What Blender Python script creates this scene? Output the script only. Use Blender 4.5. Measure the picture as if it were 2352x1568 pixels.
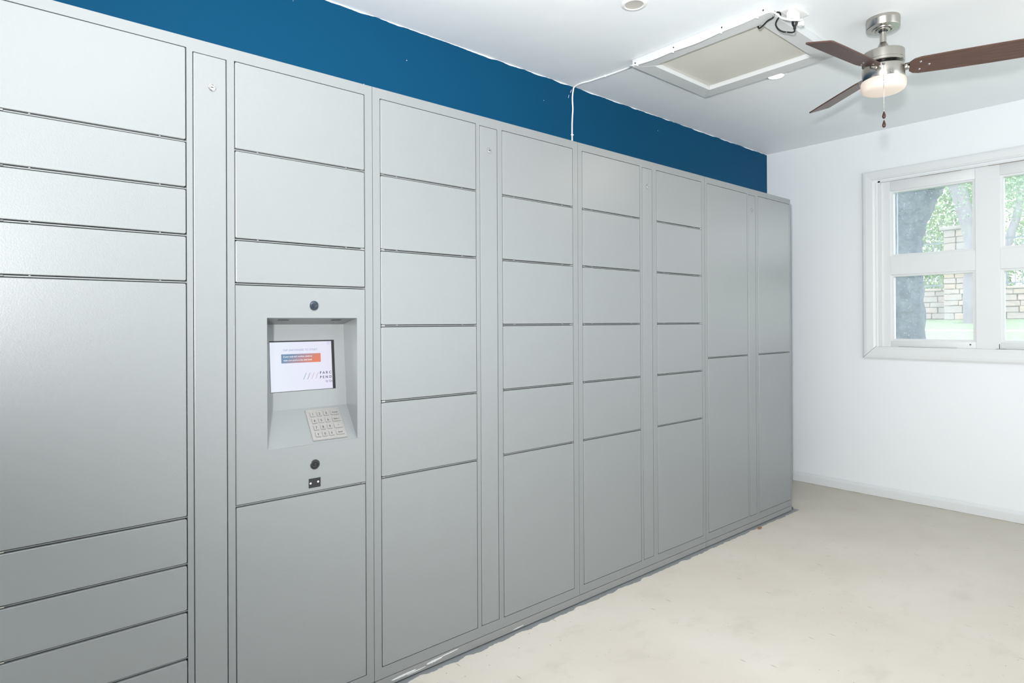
import bpy, bmesh, math, random
from mathutils import Vector, Matrix
C = bpy.context.scene.collection
for o in list(bpy.data.objects): bpy.data.objects.remove(o)
scn = bpy.context.scene
random.seed(7)
PI = math.pi
# ------------------------------------------------------------------ camera
F, YAW, PITCH, ROLL, SY = 1417.7866, math.radians(40.608369), math.radians(.1530672), math.radians(-.26947686), -47.3285
CAMH = 1.22
fw = Vector((math.sin(YAW)*math.cos(PITCH), math.cos(YAW)*math.cos(PITCH), math.sin(PITCH)))
r0 = Vector((math.cos(YAW), -math.sin(YAW), 0)); u0 = r0.cross(fw)
rr = math.cos(ROLL)*r0 + math.sin(ROLL)*u0; uu = -math.sin(ROLL)*r0 + math.cos(ROLL)*u0
cd = bpy.data.cameras.new('camera'); cam = bpy.data.objects.new('camera', cd); C.objects.link(cam)
cam.matrix_world = Matrix(((rr.x, uu.x, -fw.x, 0), (rr.y, uu.y, -fw.y, 0), (rr.z, uu.z, -fw.z, CAMH), (0, 0, 0, 1)))
cd.sensor_width = 36; cd.lens = F/2352*36; cd.shift_y = SY/2352; cd.clip_start = .01; cd.clip_end = 300
scn.camera = cam
# ------------------------------------------------------------------ world, lights, exposure
w = bpy.data.worlds.new('overcast_sky'); scn.world = w; w.use_nodes = True
bg = w.node_tree.nodes['Background']; bg.inputs[0].default_value = (.93, .965, 1, 1); bg.inputs[1].default_value = 3.3
scn.view_settings.view_transform = 'Standard'; scn.view_settings.look = 'None'
scn.view_settings.exposure = -.08; scn.view_settings.gamma = 1; scn.view_settings.use_curve_mapping = False

def area(name, loc, aim, sx, sy, power, col, shape='RECTANGLE'):
    l = bpy.data.lights.new(name, 'AREA'); l.shape = shape; l.size = sx
    if shape == 'RECTANGLE': l.size_y = sy
    l.energy = power; l.color = col
    o = bpy.data.objects.new(name, l); C.objects.link(o); o.location = loc
    o.rotation_euler = (Vector(aim)-Vector(loc)).to_track_quat('-Z', 'Y').to_euler()
    return o
# photographer's flash, just above the camera, tipped up at the ceiling
area('camera_flash', (-.48, -.16, 1.355), (.2, .2, 3.1), .15, .15, 112, (1, .99, .97), 'DISK')
fh = bpy.data.lights.new('flash_head', 'SPOT'); fh.energy = 400; fh.spot_size = math.radians(113); fh.spot_blend = 1; fh.shadow_soft_size = .06; fh.color = (1, .99, .98)
fo = bpy.data.objects.new('flash_head', fh); C.objects.link(fo); fo.location = (-.48, -.16, 1.355)
fo.rotation_euler = (Vector((3.4, 1.95, 2.35))-fo.location).to_track_quat('-Z', 'Y').to_euler()
# unseen fill lamps added behind the camera, one at the rear opening
area('rear_fill', (3.2, -2.9, 1.25), (2.6, 2, 1.9), 2.3, 1.9, 9, (.93, .97, 1))
area('side_fill', (4.6, -1.5, 1.5), (1.8, 1.8, 1.5), 1.3, 1.1, 9, (.9, .96, 1))
sun = bpy.data.lights.new('sun', 'SUN'); sun.energy = 2.0; sun.angle = .3; sun.color = (1, .98, .93)
so = bpy.data.objects.new('sun', sun); C.objects.link(so); so.rotation_euler = (math.radians(38), math.radians(-30), 0)

# ------------------------------------------------------------------ materials
def mat(name, col, rough=.5, metal=0, spec=.5, bump=None, emit=None, noise=None):
    m = bpy.data.materials.new(name); m.use_nodes = True; nt = m.node_tree; b = nt.nodes['Principled BSDF']
    b.inputs['Base Color'].default_value = (*col, 1); b.inputs['Roughness'].default_value = rough
    b.inputs['Metallic'].default_value = metal; b.inputs['Specular IOR Level'].default_value = spec
    tc = nt.nodes.new('ShaderNodeTexCoord')
    if bump:
        n = nt.nodes.new('ShaderNodeTexNoise'); n.inputs['Scale'].default_value = bump[0]; n.inputs['Detail'].default_value = 2
        bp = nt.nodes.new('ShaderNodeBump'); bp.inputs['Strength'].default_value = bump[1]; bp.inputs['Distance'].default_value = bump[2]
        nt.links.new(tc.outputs['Object'], n.inputs['Vector']); nt.links.new(n.outputs['Fac'], bp.inputs['Height']); nt.links.new(bp.outputs[0], b.inputs['Normal'])
    if noise:   # (scale, colour2, lo, hi, vec scale)
        n = nt.nodes.new('ShaderNodeTexNoise'); n.inputs['Scale'].default_value = noise[0]; n.inputs['Detail'].default_value = 6
        mp = nt.nodes.new('ShaderNodeMapping'); mp.inputs['Scale'].default_value = noise[4] if len(noise) > 4 else (1, 1, 1)
        r = nt.nodes.new('ShaderNodeValToRGB'); r.color_ramp.elements[0].position = noise[2]; r.color_ramp.elements[1].position = noise[3]
        r.color_ramp.elements[0].color = (*col, 1); r.color_ramp.elements[1].color = (*noise[1], 1)
        nt.links.new(tc.outputs['Object'], mp.inputs[0]); nt.links.new(mp.outputs[0], n.inputs['Vector']); nt.links.new(n.outputs['Fac'], r.inputs[0]); nt.links.new(r.outputs[0], b.inputs['Base Color'])
    if emit:
        b.inputs['Emission Color'].default_value = (*emit[0], 1); b.inputs['Emission Strength'].default_value = emit[1]
    return m
class NT:   # small node helper
    def __init__(s, m): s.t = m.node_tree; s.b = s.t.nodes['Principled BSDF']; s.tc = s.t.nodes.new('ShaderNodeTexCoord')
    def L(s, a, b): s.t.links.new(a, b)
    def noise(s, scale, detail=4, vec=(1, 1, 1), rough=.5):
        mp = s.t.nodes.new('ShaderNodeMapping'); mp.inputs['Scale'].default_value = vec
        n = s.t.nodes.new('ShaderNodeTexNoise'); n.inputs['Scale'].default_value = scale; n.inputs['Detail'].default_value = detail; n.inputs['Roughness'].default_value = rough
        s.L(s.tc.outputs['Object'], mp.inputs[0]); s.L(mp.outputs[0], n.inputs['Vector']); return n.outputs['Fac']
    def voro(s, scale, vec=(1, 1, 1), rot=(0, 0, 0)):
        mp = s.t.nodes.new('ShaderNodeMapping'); mp.inputs['Scale'].default_value = vec; mp.inputs['Rotation'].default_value = rot
        n = s.t.nodes.new('ShaderNodeTexVoronoi'); n.voronoi_dimensions = '2D' if vec[2] == 0 else '3D'; n.inputs['Scale'].default_value = scale
        s.L(s.tc.outputs['Object'], mp.inputs[0]); s.L(mp.outputs[0], n.inputs['Vector']); return n.outputs['Distance']
    def ramp(s, x, lo, hi, a=0., b=1.):
        r = s.t.nodes.new('ShaderNodeMapRange'); r.inputs[1].default_value = lo; r.inputs[2].default_value = hi; r.inputs[3].default_value = a; r.inputs[4].default_value = b
        s.L(x, r.inputs[0]); return r.outputs[0]
    def math(s, op, a, b):
        r = s.t.nodes.new('ShaderNodeMath'); r.operation = op
        for i, v in enumerate((a, b)):
            if isinstance(v, (int, float)): r.inputs[i].default_value = v
            else: s.L(v, r.inputs[i])
        return r.outputs[0]
    def mix(s, f, a, b):
        r = s.t.nodes.new('ShaderNodeMix'); r.data_type = 'RGBA'
        if isinstance(f, (int, float)): r.inputs[0].default_value = f
        else: s.L(f, r.inputs[0])
        for i, v in ((6, a), (7, b)):
            if isinstance(v, tuple): r.inputs[i].default_value = (*v, 1)
            else: s.L(v, r.inputs[i])
        return r.outputs[2]
    def axis(s, k):
        x = s.t.nodes.new('ShaderNodeSeparateXYZ'); s.L(s.tc.outputs['Object'], x.inputs[0]); return x.outputs[k]
    def bump(s, h, st, d):
        bp = s.t.nodes.new('ShaderNodeBump'); bp.inputs['Strength'].default_value = st; bp.inputs['Distance'].default_value = d
        s.L(h, bp.inputs['Height']); s.L(bp.outputs[0], s.b.inputs['Normal'])

D = 1.8493; W = 4.738; CE = 2.5428; YB = 2.402; YF = -3.0; XL = -1.6
M = {}
M['locker'] = mat('locker_paint', (.245, .259, .264), .42, .36, .5, bump=(340, .16, .0006))
M['door'] = mat('door_paint', (.255, .269, .275), .40, .36, .5, bump=(300, .26, .0006))
M['dark'] = mat('shade_and_dark_parts', (.05, .055, .06), .7)  # colours the shade sheet behind the doors, plus dark feet, slots and cracks
M['kick'] = mat('kick_paint', (.23, .235, .23), .5, .1)
M['white'] = mat('white_trim_paint', (.64, .665, .675), .5, bump=(60, .12, .001))
M['wall'] = mat('white_wall_paint', (.73, .762, .785), .55, bump=(35, .12, .002))
M['hatchp'] = mat('hatch_board', (.62, .62, .575), .8, noise=(3, (.67, .67, .62), .3, .75))
M['nickel'] = mat('brushed_nickel', (.47, .45, .415), .26, 1.0)
M['chrome'] = mat('chrome', (.5, .5, .5), .15, 1.0)
M['steel'] = mat('keypad_steel', (.34, .33, .32), .42, .75, noise=(60, (.39, .38, .37), .3, .7, (1, 12, 1)))
M['black'] = mat('black_plastic', (.012, .012, .014), .35)
M['lens'] = mat('camera_lens', (.01, .025, .04), .06, 0, .8)
M['plastic'] = mat('white_plastic', (.82, .83, .82), .3)
M['ink'] = mat('key_ink', (.05, .05, .055), .6)
M['led'] = mat('scanner_led', (.9, .9, .9), .3, emit=((1, 1, 1), 1.2))
M['pend'] = mat('dark_wood_pendant', (.045, .018, .012), .25)
M['glass_l'] = mat('frosted_glass', (.50, .48, .46), .3, emit=((1, .74, .52), .36))
M['lamp_on'] = mat('lamp_lens_lit', (1, .95, .9), .4, emit=((1, .93, .84), 3.5))
M['lamp_off'] = mat('lamp_lens_unlit', (.50, .49, .46), .5)
M['leaf'] = mat('dry_leaf', (.22, .10, .05), .8)
M['blue'] = m = mat('blue_wall_paint', (.010, .085, .185), .5, 0, .05, bump=(300, .05, .0006)); n = NT(m)
edge = n.math('ADD', n.axis(2), n.ramp(n.noise(9, 3, (1, .1, .1)), .2, .8, -.007, .007))
sp = n.ramp(n.voro(9), .022, .016)
paint = n.math('MAXIMUM', n.ramp(edge, CE-.0035, CE-.0025), sp)
n.L(n.mix(paint, (.004, .060, .132), (.75, .78, .8)), n.b.inputs['Base Color'])
M['ceil'] = m = mat('ceiling_paint', (.70, .74, .765), .62); n = NT(m)
n.bump(n.math('ADD', n.noise(1.7, 3), n.math('MULTIPLY', n.noise(7, 3), .25)), .28, .02)
n.L(n.mix(n.ramp(n.noise(1.1, 4), .35, .7), (.80, .845, .875), (.86, .885, .90)), n.b.inputs['Base Color'])
M['floor'] = m = mat('painted_concrete', (.6, .58, .53), .5); n = NT(m)
base = n.mix(n.ramp(n.noise(1.3, 5), .35, .7), (.625, .585, .53), (.55, .505, .445))
# scuffs, then floor shading painted in, darker towards the far wall
sc_ = n.ramp(n.noise(38, 6, (1, .5, 1), .7), .60, .74); base = n.mix(n.math('MULTIPLY', n.math('MULTIPLY', sc_, n.ramp(n.noise(2.1, 3), .45, .6)), .5), base, (.33, .29, .21))
far = n.ramp(n.math('ADD', n.axis(0), n.math('MULTIPLY', n.noise(1.5, 4), 1.5)), 2.9, 5.2)
base = n.mix(n.math('MULTIPLY', far, .75), base, (.47, .435, .37))
sm = n.ramp(n.noise(5, 8, (1, 1.6, 1), .66), .54, .78)
base = n.mix(n.math('MULTIPLY', sm, .55), base, (.44, .41, .35))
v = n.ramp(n.voro(9.0, (1, 1, 0)), .026, .012); gate = n.ramp(n.noise(3.1, 2), .48, .62)
base = n.mix(n.math('MULTIPLY', n.math('MULTIPLY', v, gate), .8), base, (.16, .14, .11))
v = n.ramp(n.voro(9.0, (1, .24, 0), (0, 0, .9)), .036, .014); gate = n.ramp(n.noise(3.3, 2, (1.3, 1, 1)), .48, .54)
base = n.mix(n.math('MULTIPLY', n.math('MULTIPLY', v, gate), .55), base, (.25, .22, .16))
# grey paint spilled along the locker foot
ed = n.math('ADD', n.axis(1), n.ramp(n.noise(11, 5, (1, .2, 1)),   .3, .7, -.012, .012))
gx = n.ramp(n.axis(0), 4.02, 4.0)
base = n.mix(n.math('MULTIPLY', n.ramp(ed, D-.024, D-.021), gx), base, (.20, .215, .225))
# brown line with a ragged edge against the right wall
dl = n.math('ADD', n.axis(0), n.ramp(n.noise(14, 5), .3, .7, -.015, .015))
base = n.mix(n.math('MULTIPLY', n.ramp(dl, W-.03, W-.012), .8), base, (.24, .18, .11))
n.L(base, n.b.inputs['Base Color']); n.L(n.ramp(n.noise(3, 4), .3, .7, .38, .6), n.b.inputs['Roughness'])
n.bump(n.noise(14, 5), .08, .004)
def wood(name, a, b):
    m = mat(name, a, .38); n = NT(m)
    g = n.noise(26, 5, (.35, 9, 9), .6)
    n.L(n.mix(n.ramp(g, .35, .68), a, b), n.b.inputs['Base Color']); n.bump(g, .12, .001); return m
M['walnut'] = wood('walnut_blade', (.060, .029, .021), (.115, .058, .042))
M['bark'] = mat('bark', (.022, .040, .072), .9, bump=(9, 1, .08), noise=(9, (.105, .130, .165), .3, .7, (1, 1, .35)))
M['bark2'] = mat('pale_bark', (.25, .245, .28), .9, noise=(6, (.31, .305, .34), .3, .7, (1, 1, .4)))
M['grass'] = mat('lawn_grass', (.20, .29, .18), .9, noise=(3, (.25, .34, .22), .3, .7))
M['path'] = mat('concrete_path', (.55, .55, .52), .8)
M['stone'] = [mat('limestone', c, .9, bump=(18, .6, .02)) for c in ((.46, .395, .37), (.44, .39, .375), (.40, .365, .36), (.48, .40, .35))]
M['mortar'] = mat('mortar', (.42, .37, .365), .95)
M['iron'] = mat('painted_iron', (.20, .26, .31), .5)
M['leaves'] = [mat('leaves', c, .8) for c in ((.31, .43, .22), (.25, .39, .25), (.37, .47, .25))]
# glass: thin clear pane, rain spots, dust, plus haze added to wash out outdoors
g = bpy.data.materials.new('dirty_hazed_glass'); g.use_nodes = True; nt = g.node_tree; nt.nodes.clear()
out = nt.nodes.new('ShaderNodeOutputMaterial'); tr = nt.nodes.new('ShaderNodeBsdfTransparent'); gl = nt.nodes.new('ShaderNodeBsdfGlossy'); gl.inputs['Roughness'].default_value = .03
tl = nt.nodes.new('ShaderNodeBsdfTranslucent'); tl.inputs[0].default_value = (.86, .92, 1, 1)
fr = nt.nodes.new('ShaderNodeFresnel'); fr.inputs[0].default_value = 1.2
m1 = nt.nodes.new('ShaderNodeMixShader'); m2 = nt.nodes.new('ShaderNodeMixShader')
class Fake: pass
n = NT.__new__(NT); n.t = nt; n.tc = nt.nodes.new('ShaderNodeTexCoord')
spots = n.ramp(n.voro(55), .20, .09); gate = n.ramp(n.noise(12, 3), .42, .52)
smear = n.ramp(n.noise(16, 6, (1, 1, .6), .6), .45, .75, 0, .10)
streak = n.ramp(n.math('ABSOLUTE', n.math('ADD', n.math('ADD', n.axis(1), -1.493), n.ramp(n.noise(6, 2, (0, 0, 1)), 0, 1, -.008, .008)), 0), .0045, .0025)
dirt_haze = n.math('ADD', n.math('MULTIPLY', n.math('MULTIPLY', spots, gate), .38), n.math('ADD', smear, .12))
dirt_haze = n.math('ADD', dirt_haze, n.math('MULTIPLY', n.math('MULTIPLY', streak, n.ramp(n.axis(2), 1.6, 1.63)), .35))
nt.links.new(fr.outputs[0], m1.inputs[0]); nt.links.new(tr.outputs[0], m1.inputs[1]); nt.links.new(gl.outputs[0], m1.inputs[2])
nt.links.new(dirt_haze, m2.inputs[0]); nt.links.new(m1.outputs[0], m2.inputs[1]); nt.links.new(tl.outputs[0], m2.inputs[2]); nt.links.new(m2.outputs[0], out.inputs[0])
M['glass'] = g
def emis(name, col, s=1.0):
    m = mat(name, (0, 0, 0), .4, emit=(col, s)); return m
M['screen'] = m = mat('screen_glow', (.02, .02, .02), .15, emit=((.80, .83, .95), .86)); n = NT(m)
n.L(n.mix(n.ramp(n.axis(0), 0, .2), (.82, .88, 1.0), (.78, .76, .93)), n.b.inputs['Emission Color'])
M['banner'] = m = mat('banner_gradient', (.02, .02, .02), .3, emit=((.5, .5, .5), .8)); n = NT(m)
t = n.ramp(n.math('ADD', n.axis(0), n.math('MULTIPLY', n.axis(1), -1.2)), -.045, .055)
n.L(n.mix(t, (.10, .26, .46), (.86, .16, .03)), n.b.inputs['Emission Color'])
M['txt_violet'] = emis('screen_violet', (.42, .46, .66)); M['txt_white'] = emis('screen_white', (.9, .92, .95))
M['txt_navy'] = emis('screen_navy', (.03, .03, .12)); M['txt_red'] = emis('screen_red', (.62, .18, .24)); M['txt_grey'] = emis('screen_grey', (.25, .25, .42))

# ------------------------------------------------------------------ mesh helpers
def box(bm, x0, x1, y0, y1, z0, z1):
    vs = [bm.verts.new((x, y, z)) for x in (x0, x1) for y in (y0, y1) for z in (z0, z1)]
    for f in ((0, 1, 3, 2), (4, 6, 7, 5), (0, 4, 5, 1), (2, 3, 7, 6), (0, 2, 6, 4), (1, 5, 7, 3)): bm.faces.new([vs[i] for i in f])
def finish(bm, name, m, parent=None, loc=None, smooth=False, rot=None, flatbig=False):
    bmesh.ops.recalc_face_normals(bm, faces=bm.faces)
    me = bpy.data.meshes.new(name); bm.to_mesh(me); bm.free()
    for mm in (m if isinstance(m, (list, tuple)) else [m]): me.materials.append(mm)
    if smooth:
        for p in me.polygons: p.use_smooth = True
        me.set_sharp_from_angle(angle=math.radians(35))
        mx = max(p.area for p in me.polygons)
        for p in me.polygons:
            if p.area > .3*mx and flatbig: p.use_smooth = False
    o = bpy.data.objects.new(name, me); C.objects.link(o)
    if parent: o.parent = parent
    if loc: o.location = loc
    if rot: o.rotation_euler = rot
    return o
def boxes(name, lst, m, parent=None, bev=0, **k):
    bm = bmesh.new()
    for b in lst: box(bm, *b)
    if bev: bmesh.ops.bevel(bm, geom=list(bm.edges), offset=bev, segments=2, affect='EDGES', profile=.5)
    return finish(bm, name, m, parent, smooth=bool(bev), flatbig=True, **k)
def rdoor(bm, x0, x1, y0, y1, z0, z1, r=.0045, b=.0018):     # plate in xz with rounded corners and soft front edge
    def loop(ins, y):
        pts = []
        for cx, cz, a0 in ((x1-r, z1-r, 0), (x0+r, z1-r, 90), (x0+r, z0+r, 180), (x1-r, z0+r, 270)):
            for k in range(5):
                a = math.radians(a0+k*22.5); pts.append((cx+(r-ins)*math.cos(a), y, cz+(r-ins)*math.sin(a)))
        return [bm.verts.new(p) for p in pts]
    ls = [loop(0, y1), loop(0, y0+b), loop(b*.3, y0+b*.3), loop(b, y0)]
    for A, B in zip(ls, ls[1:]):
        for i in range(20): bm.faces.new((A[i], A[(i+1) % 20], B[(i+1) % 20], B[i]))
    bm.faces.new(ls[-1]); bm.faces.new(ls[0][::-1])
def lathe(bm, prof, seg=64, axis='z', cx=0, cy=0, cz=0):
    rings = []
    for r, z in prof:
        ring = []
        if r < 1e-6: ring = [bm.verts.new(P3(axis, 0, 0, z, cx, cy, cz))]
        else:
            for k in range(seg):
                a = 2*PI*k/seg; ring.append(bm.verts.new(P3(axis, r*math.cos(a), r*math.sin(a), z, cx, cy, cz)))
        rings.append(ring)
    for A, B in zip(rings, rings[1:]):
        if len(A) == 1 and len(B) == 1: continue
        for k in range(seg):
            k2 = (k+1) % seg
            if len(A) == 1: bm.faces.new((A[0], B[k], B[k2]))
            elif len(B) == 1: bm.faces.new((A[k], A[k2], B[0]))
            else: bm.faces.new((A[k], A[k2], B[k2], B[k]))
def P3(axis, a, b, h, cx, cy, cz):
    return {'z': (cx+a, cy+b, cz+h), 'y': (cx+a, cy+h, cz+b), 'x': (cx+h, cy+a, cz+b)}[axis]
def smooth_path(pts, sub=6):
    P = [Vector(p) for p in pts]; out = []
    for i in range(len(P)-1):
        a, b, c, d = P[max(i-1, 0)], P[i], P[i+1], P[min(i+2, len(P)-1)]
        for k in range(sub):
            t = k/sub; out.append(.5*((2*b)+(c-a)*t+(2*a-5*b+4*c-d)*t*t+(3*b-a-3*c+d)*t*t*t))
    return out+[P[-1]]
def tube(bm, pts, r, seg=8, r2=None):
    P = [Vector(p) for p in pts]; rings = []; up = Vector((0, 0, 1)); N = len(P)
    prev = None
    for i, p in enumerate(P):
        t = (P[min(i+1, N-1)]-P[max(i-1, 0)]).normalized()
        if prev is None: a = t.cross(up if abs(t.z) < .9 else Vector((1, 0, 0))).normalized()
        else: a = (prev - t*prev.dot(t)).normalized()
        prev = a; b = t.cross(a); rad = r if r2 is None else r+(r2-r)*i/(N-1)
        if callable(r): rad = r(i/(N-1))
        rings.append([bm.verts.new(p+rad*(math.cos(2*PI*k/seg)*a+math.sin(2*PI*k/seg)*b)) for k in range(seg)])
    for A, B in zip(rings, rings[1:]):
        for k in range(seg): bm.faces.new((A[k], A[(k+1) % seg], B[(k+1) % seg], B[k]))
    bm.faces.new(rings[0][::-1]); bm.faces.new(rings[-1])
def text_into(bm, s, size, x, y, z, align='LEFT', spacing=1.0, depth=.0002, mi=0, sx=1.0, clipx=None):
    cu = bpy.data.curves.new('t', 'FONT'); cu.body = s; cu.size = size; cu.align_x = align; cu.extrude = depth/2; cu.space_character = spacing; cu.resolution_u = 3; cu.offset = size*.018
    ob = bpy.data.objects.new('t', cu); C.objects.link(ob); bpy.context.view_layer.update()
    me = ob.evaluated_get(bpy.context.evaluated_depsgraph_get()).to_mesh()
    vs = [bm.verts.new((v.co.x*sx+x, v.co.y+y, v.co.z+z)) for v in me.vertices]
    fs = []
    for p in me.polygons:
        try: f = bm.faces.new([vs[i] for i in p.vertices]); f.material_index = mi; fs.append(f)
        except ValueError: pass
    if clipx is not None:
        bmesh.ops.bisect_plane(bm, geom=list(bm.verts)+list(bm.edges)+list(bm.faces), plane_co=(clipx, 0, 0), plane_no=(1, 0, 0), clear_outer=True)
    ob.evaluated_get(bpy.context.evaluated_depsgraph_get()).to_mesh_clear(); bpy.data.objects.remove(ob); bpy.data.curves.remove(cu)
def tag(o, label, cat, group=None):
    o['label'] = label; o['category'] = cat
    if group: o['group'] = group
    return o
def thing(name, label, cat, loc=(0, 0, 0), group=None, rotz=0):
    o = bpy.data.objects.new(name, None); C.objects.link(o); o.location = loc; o.rotation_euler.z = rotz; o.empty_display_size = .1
    return tag(o, label, cat, group)
def struct(o): o['kind'] = 'structure'; return o

# ------------------------------------------------------------------ room shell
T = .15
struct(boxes('floor', [(XL-T, W+T, YF-T, YB+T, -.1, 0)], M['floor']))
bm = bmesh.new(); NX, NY = 90, 70
x0, x1, y0, y1 = XL-T, W+T, YF-T, YB+T
struct(boxes('ceiling', [(x0, x1, y0, y1, CE, CE+.12)], M['ceil']))
struct(boxes('wall_back', [(XL, W, YB, YB+T, 0, CE)], M['blue']))
struct(boxes('wall_left', [(XL-T, XL, YF-T, YB+T, 0, CE)], M['wall']))
# rear wall with an unseen opening, placed so its light reflects in the lockers
struct(boxes('wall_front', [(XL, 2.0, YF-T, YF, 0, CE), (4.4, W, YF-T, YF, 0, CE), (2.0, 4.4, YF-T, YF, 2.2, CE)], M['wall']))
struct(boxes('trim_1', [(1.91, 2.0, YF, YF+.02, 0, 2.29), (4.4, 4.49, YF, YF+.02, 0, 2.29), (2.0, 4.4, YF, YF+.02, 2.2, 2.29)], M['white']))
# right wall with window opening
WY0, WY1, WZ0, WZ1 = .385, 1.600, 1.035, 2.190
struct(boxes('wall_right', [(W, W+T, YF-T, WY0, 0, CE), (W, W+T, WY1, YB+T, 0, CE), (W, W+T, WY0, WY1, 0, WZ0), (W, W+T, WY0, WY1, WZ1, CE)], M['wall']))
# baseboard with moulded top, slightly wavy
bm = bmesh.new(); prev = None
for k in range(60):
    y = YF+(YB-YF)*k/59; wv = .0012*math.sin(k*1.7)+.001*math.sin(k*.6)
    prof = [(0, 0), (-.013, 0), (-.013, .05), (-.011, .058), (-.006, .062), (-.004, .070+wv), (0, .071+wv)]
    ring = [bm.verts.new((W+px+wv*.5*(px < 0), y, pz)) for px, pz in prof]
    if prev:
        for i in range(len(prof)-1): bm.faces.new((prev[i], prev[i+1], ring[i+1], ring[i]))
    prev = ring
struct(finish(bm, 'baseboard_right', M['white']))
# ------------------------------------------------------------------ window
win = bpy.data.objects.new('window_1', None); C.objects.link(win); win.location = (W, (WY0+WY1)/2, WZ0); struct(win)
bpy.context.view_layer.update()
def wpart(name, lst, m, parent=None, bev=0):
    p = parent or win
    o = boxes(name, lst, m, None, bev); o.parent = p; o.matrix_parent_inverse = win.matrix_world.inverted(); return o
def mitre(name, axis, a0, a1, b0, b1, xo, xi, m, parent, z_is=None):
    """casing board: outer line a0..a1 at b0, inner line at b1 (mitred ends), in the wall plane; axis 'y' or 'z' is its length"""
    bm = bmesh.new(); ins = abs(b1-b0)
    prof = [(0, 0), (0, -xo*.75), (.12, -xo*.95), (.30, -xo), (.80, -xo*.85), (.93, -xo*.6), (1, -xo*.55), (1, 0)]
    ends = []
    for e in (0, 1):
        ring = []
        for t, dx in prof:
            b = b0+(b1-b0)*t; a = (a0+ins*t) if e == 0 else (a1-ins*t)
            ring.append(bm.verts.new((W+dx, a, b) if axis == 'y' else (W+dx, b, a)))
        ends.append(ring)
    A, B = ends
    for i in range(len(prof)): bm.faces.new((A[i], A[(i+1) % 8], B[(i+1) % 8], B[i]))
    bm.faces.new(A); bm.faces.new(B[::-1])
    o = finish(bm, name, m); o.parent = parent; o.matrix_parent_inverse = win.matrix_world.inverted(); return o
OY0, OY1, OZ0, OZ1 = .285, 1.700, .957, 2.265
mitre('casing', 'y', OY0, OY1, OZ0, WZ0+.004, .020, 0, M['white'], win)
mitre('casing', 'y', OY0, OY1, OZ1, WZ1+.012, .020, 0, M['white'], win)
mitre('casing', 'z', OZ0+.003, OZ1, OY1, WY1+.014, .020, 0, M['white'], win)
mitre('casing', 'z', OZ0+.003, OZ1, OY0, WY0-.010, .020, 0, M['white'], win)
wpart('jamb', [(W-.006, W+T, WY1-.014, WY1, WZ0, WZ1), (W-.006, W+T, WY0, WY0+.014, WZ0, WZ1), (W-.006, W+T, WY0, WY1, WZ1-.010, WZ1), (W-.006, W+T, WY0, WY1, WZ0, WZ0+.006)], M['white'])
# sash: stiles, rails, mullion as one frame, with stops round each pane
cy = [(.455, .925), (1.050, 1.530)]; cz = [(1.083, 1.535), (1.662, 2.112)]
sx0, sx1 = W+.012, W+.050
ys = [WY0+.014, cy[0][0], cy[0][1], cy[1][0], cy[1][1], WY1-.014]; zs = [WZ0+.006, cz[0][0], cz[0][1], cz[1][0], cz[1][1], WZ1-.010]
sash = wpart('sash', [(sx0, sx1, ys[0], ys[1], zs[0], zs[5]), (sx0, sx1, ys[2], ys[3], zs[0], zs[5]), (sx0, sx1, ys[4], ys[5], zs[0], zs[5])] +
      [(sx0+.0004, sx1, a, b, c, d) for a, b in ((ys[1], ys[2]), (ys[3], ys[4])) for c, d in ((zs[0], zs[1]), (zs[2], zs[3]), (zs[4], zs[5]))], M['white'], bev=.0015)
for a, b in cy:
    for c, d in cz:
        s = .016
        wpart('glazing_stop', [(sx0+.008, sx1+.01, a-.001, a+s, c, d), (sx0+.008, sx1+.01, b-s, b+.001, c, d), (sx0+.008, sx1+.01, a+s, b-s, c-.001, c+s*.8), (sx0+.008, sx1+.01, a+s, b-s, d-s*.8, d+.001)], M['white'])
        wpart('glass_pane', [(sx0+.022, sx0+.026, a+.008, b-.008, c+.008, d-.008)], M['glass'])
wpart('paint_crack', [(sx0-.0006, sx0, .93, .934, zs[0], zs[1]-.01), (sx0-.001, sx0+.001, .90, .945, zs[0]-.001, zs[0]+.003), (sx0-.001, sx0+.001, 1.075, 1.084, zs[0]+.021, zs[0]+.029)], M['dark'])
wpart('paint_crack', [(W-.004, W+.004, 1.15, 1.48, WZ0+.0065, WZ0+.0085), (W-.004, W+.006, .55, .95, WZ0+.0065, WZ0+.008)], mat('grimy_gap', (.30, .27, .24), .9))

wpart('paint_crack', [(W-.002, W+.008, .60, .98, WZ1-.0118, WZ1-.0098), (W-.002, W+.006, 1.12, 1.35, WZ1-.0114, WZ1-.0098)], bpy.data.materials['grimy_gap'])
# ------------------------------------------------------------------ parcel lockers
LX = [-.010, .980, 1.965, 2.956, 3.951]; HT = 2.003; DEP = .50
R5 = [1.970, 1.7165, 1.4645, 1.2105, .957, .7035, .073]
UNITS = [
 dict(c1=(.030, .432), ct=(.447, .5355), c2=(.5555, .9625), r1=[1.974, 1.718, 1.5895, 1.4615, 1.334, .695, .568, .4405, .313, .186, .073], r2=[1.970, 1.7175, 1.4615, 1.3345, .6985, .068], h1=-1, h2=1),
 dict(c1=(.0275, .431), ct=(.4475, .5345), c2=(.5570, .9545), r1=R5, r2=R5, h1=-1, h2=1),
 dict(c1=(.0270, .433), ct=(.450, .530), c2=(.5640, .963), r1=R5, r2=R5, h1=-1, h2=1),
 dict(c1=(.0260, .449), ct=(.464, .545), c2=(.5770, .977), r1=[1.970, 1.0225, .076], r2=[1.972, 1.0225, .074], h1=-1, h2=1)]
ULAB = ['grey parcel locker tower at far left with recessed touchscreen kiosk and keypad',
        'grey parcel locker tower right of the touchscreen kiosk, twelve equal stacked doors',
        'grey parcel locker tower, third from left, below the end of the white cable corner',
        'grey parcel locker tower at far right end with only four tall doors']
ULAB[1] = 'grey parcel locker tower right of the kiosk tower, white cable drops behind its top'
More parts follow.
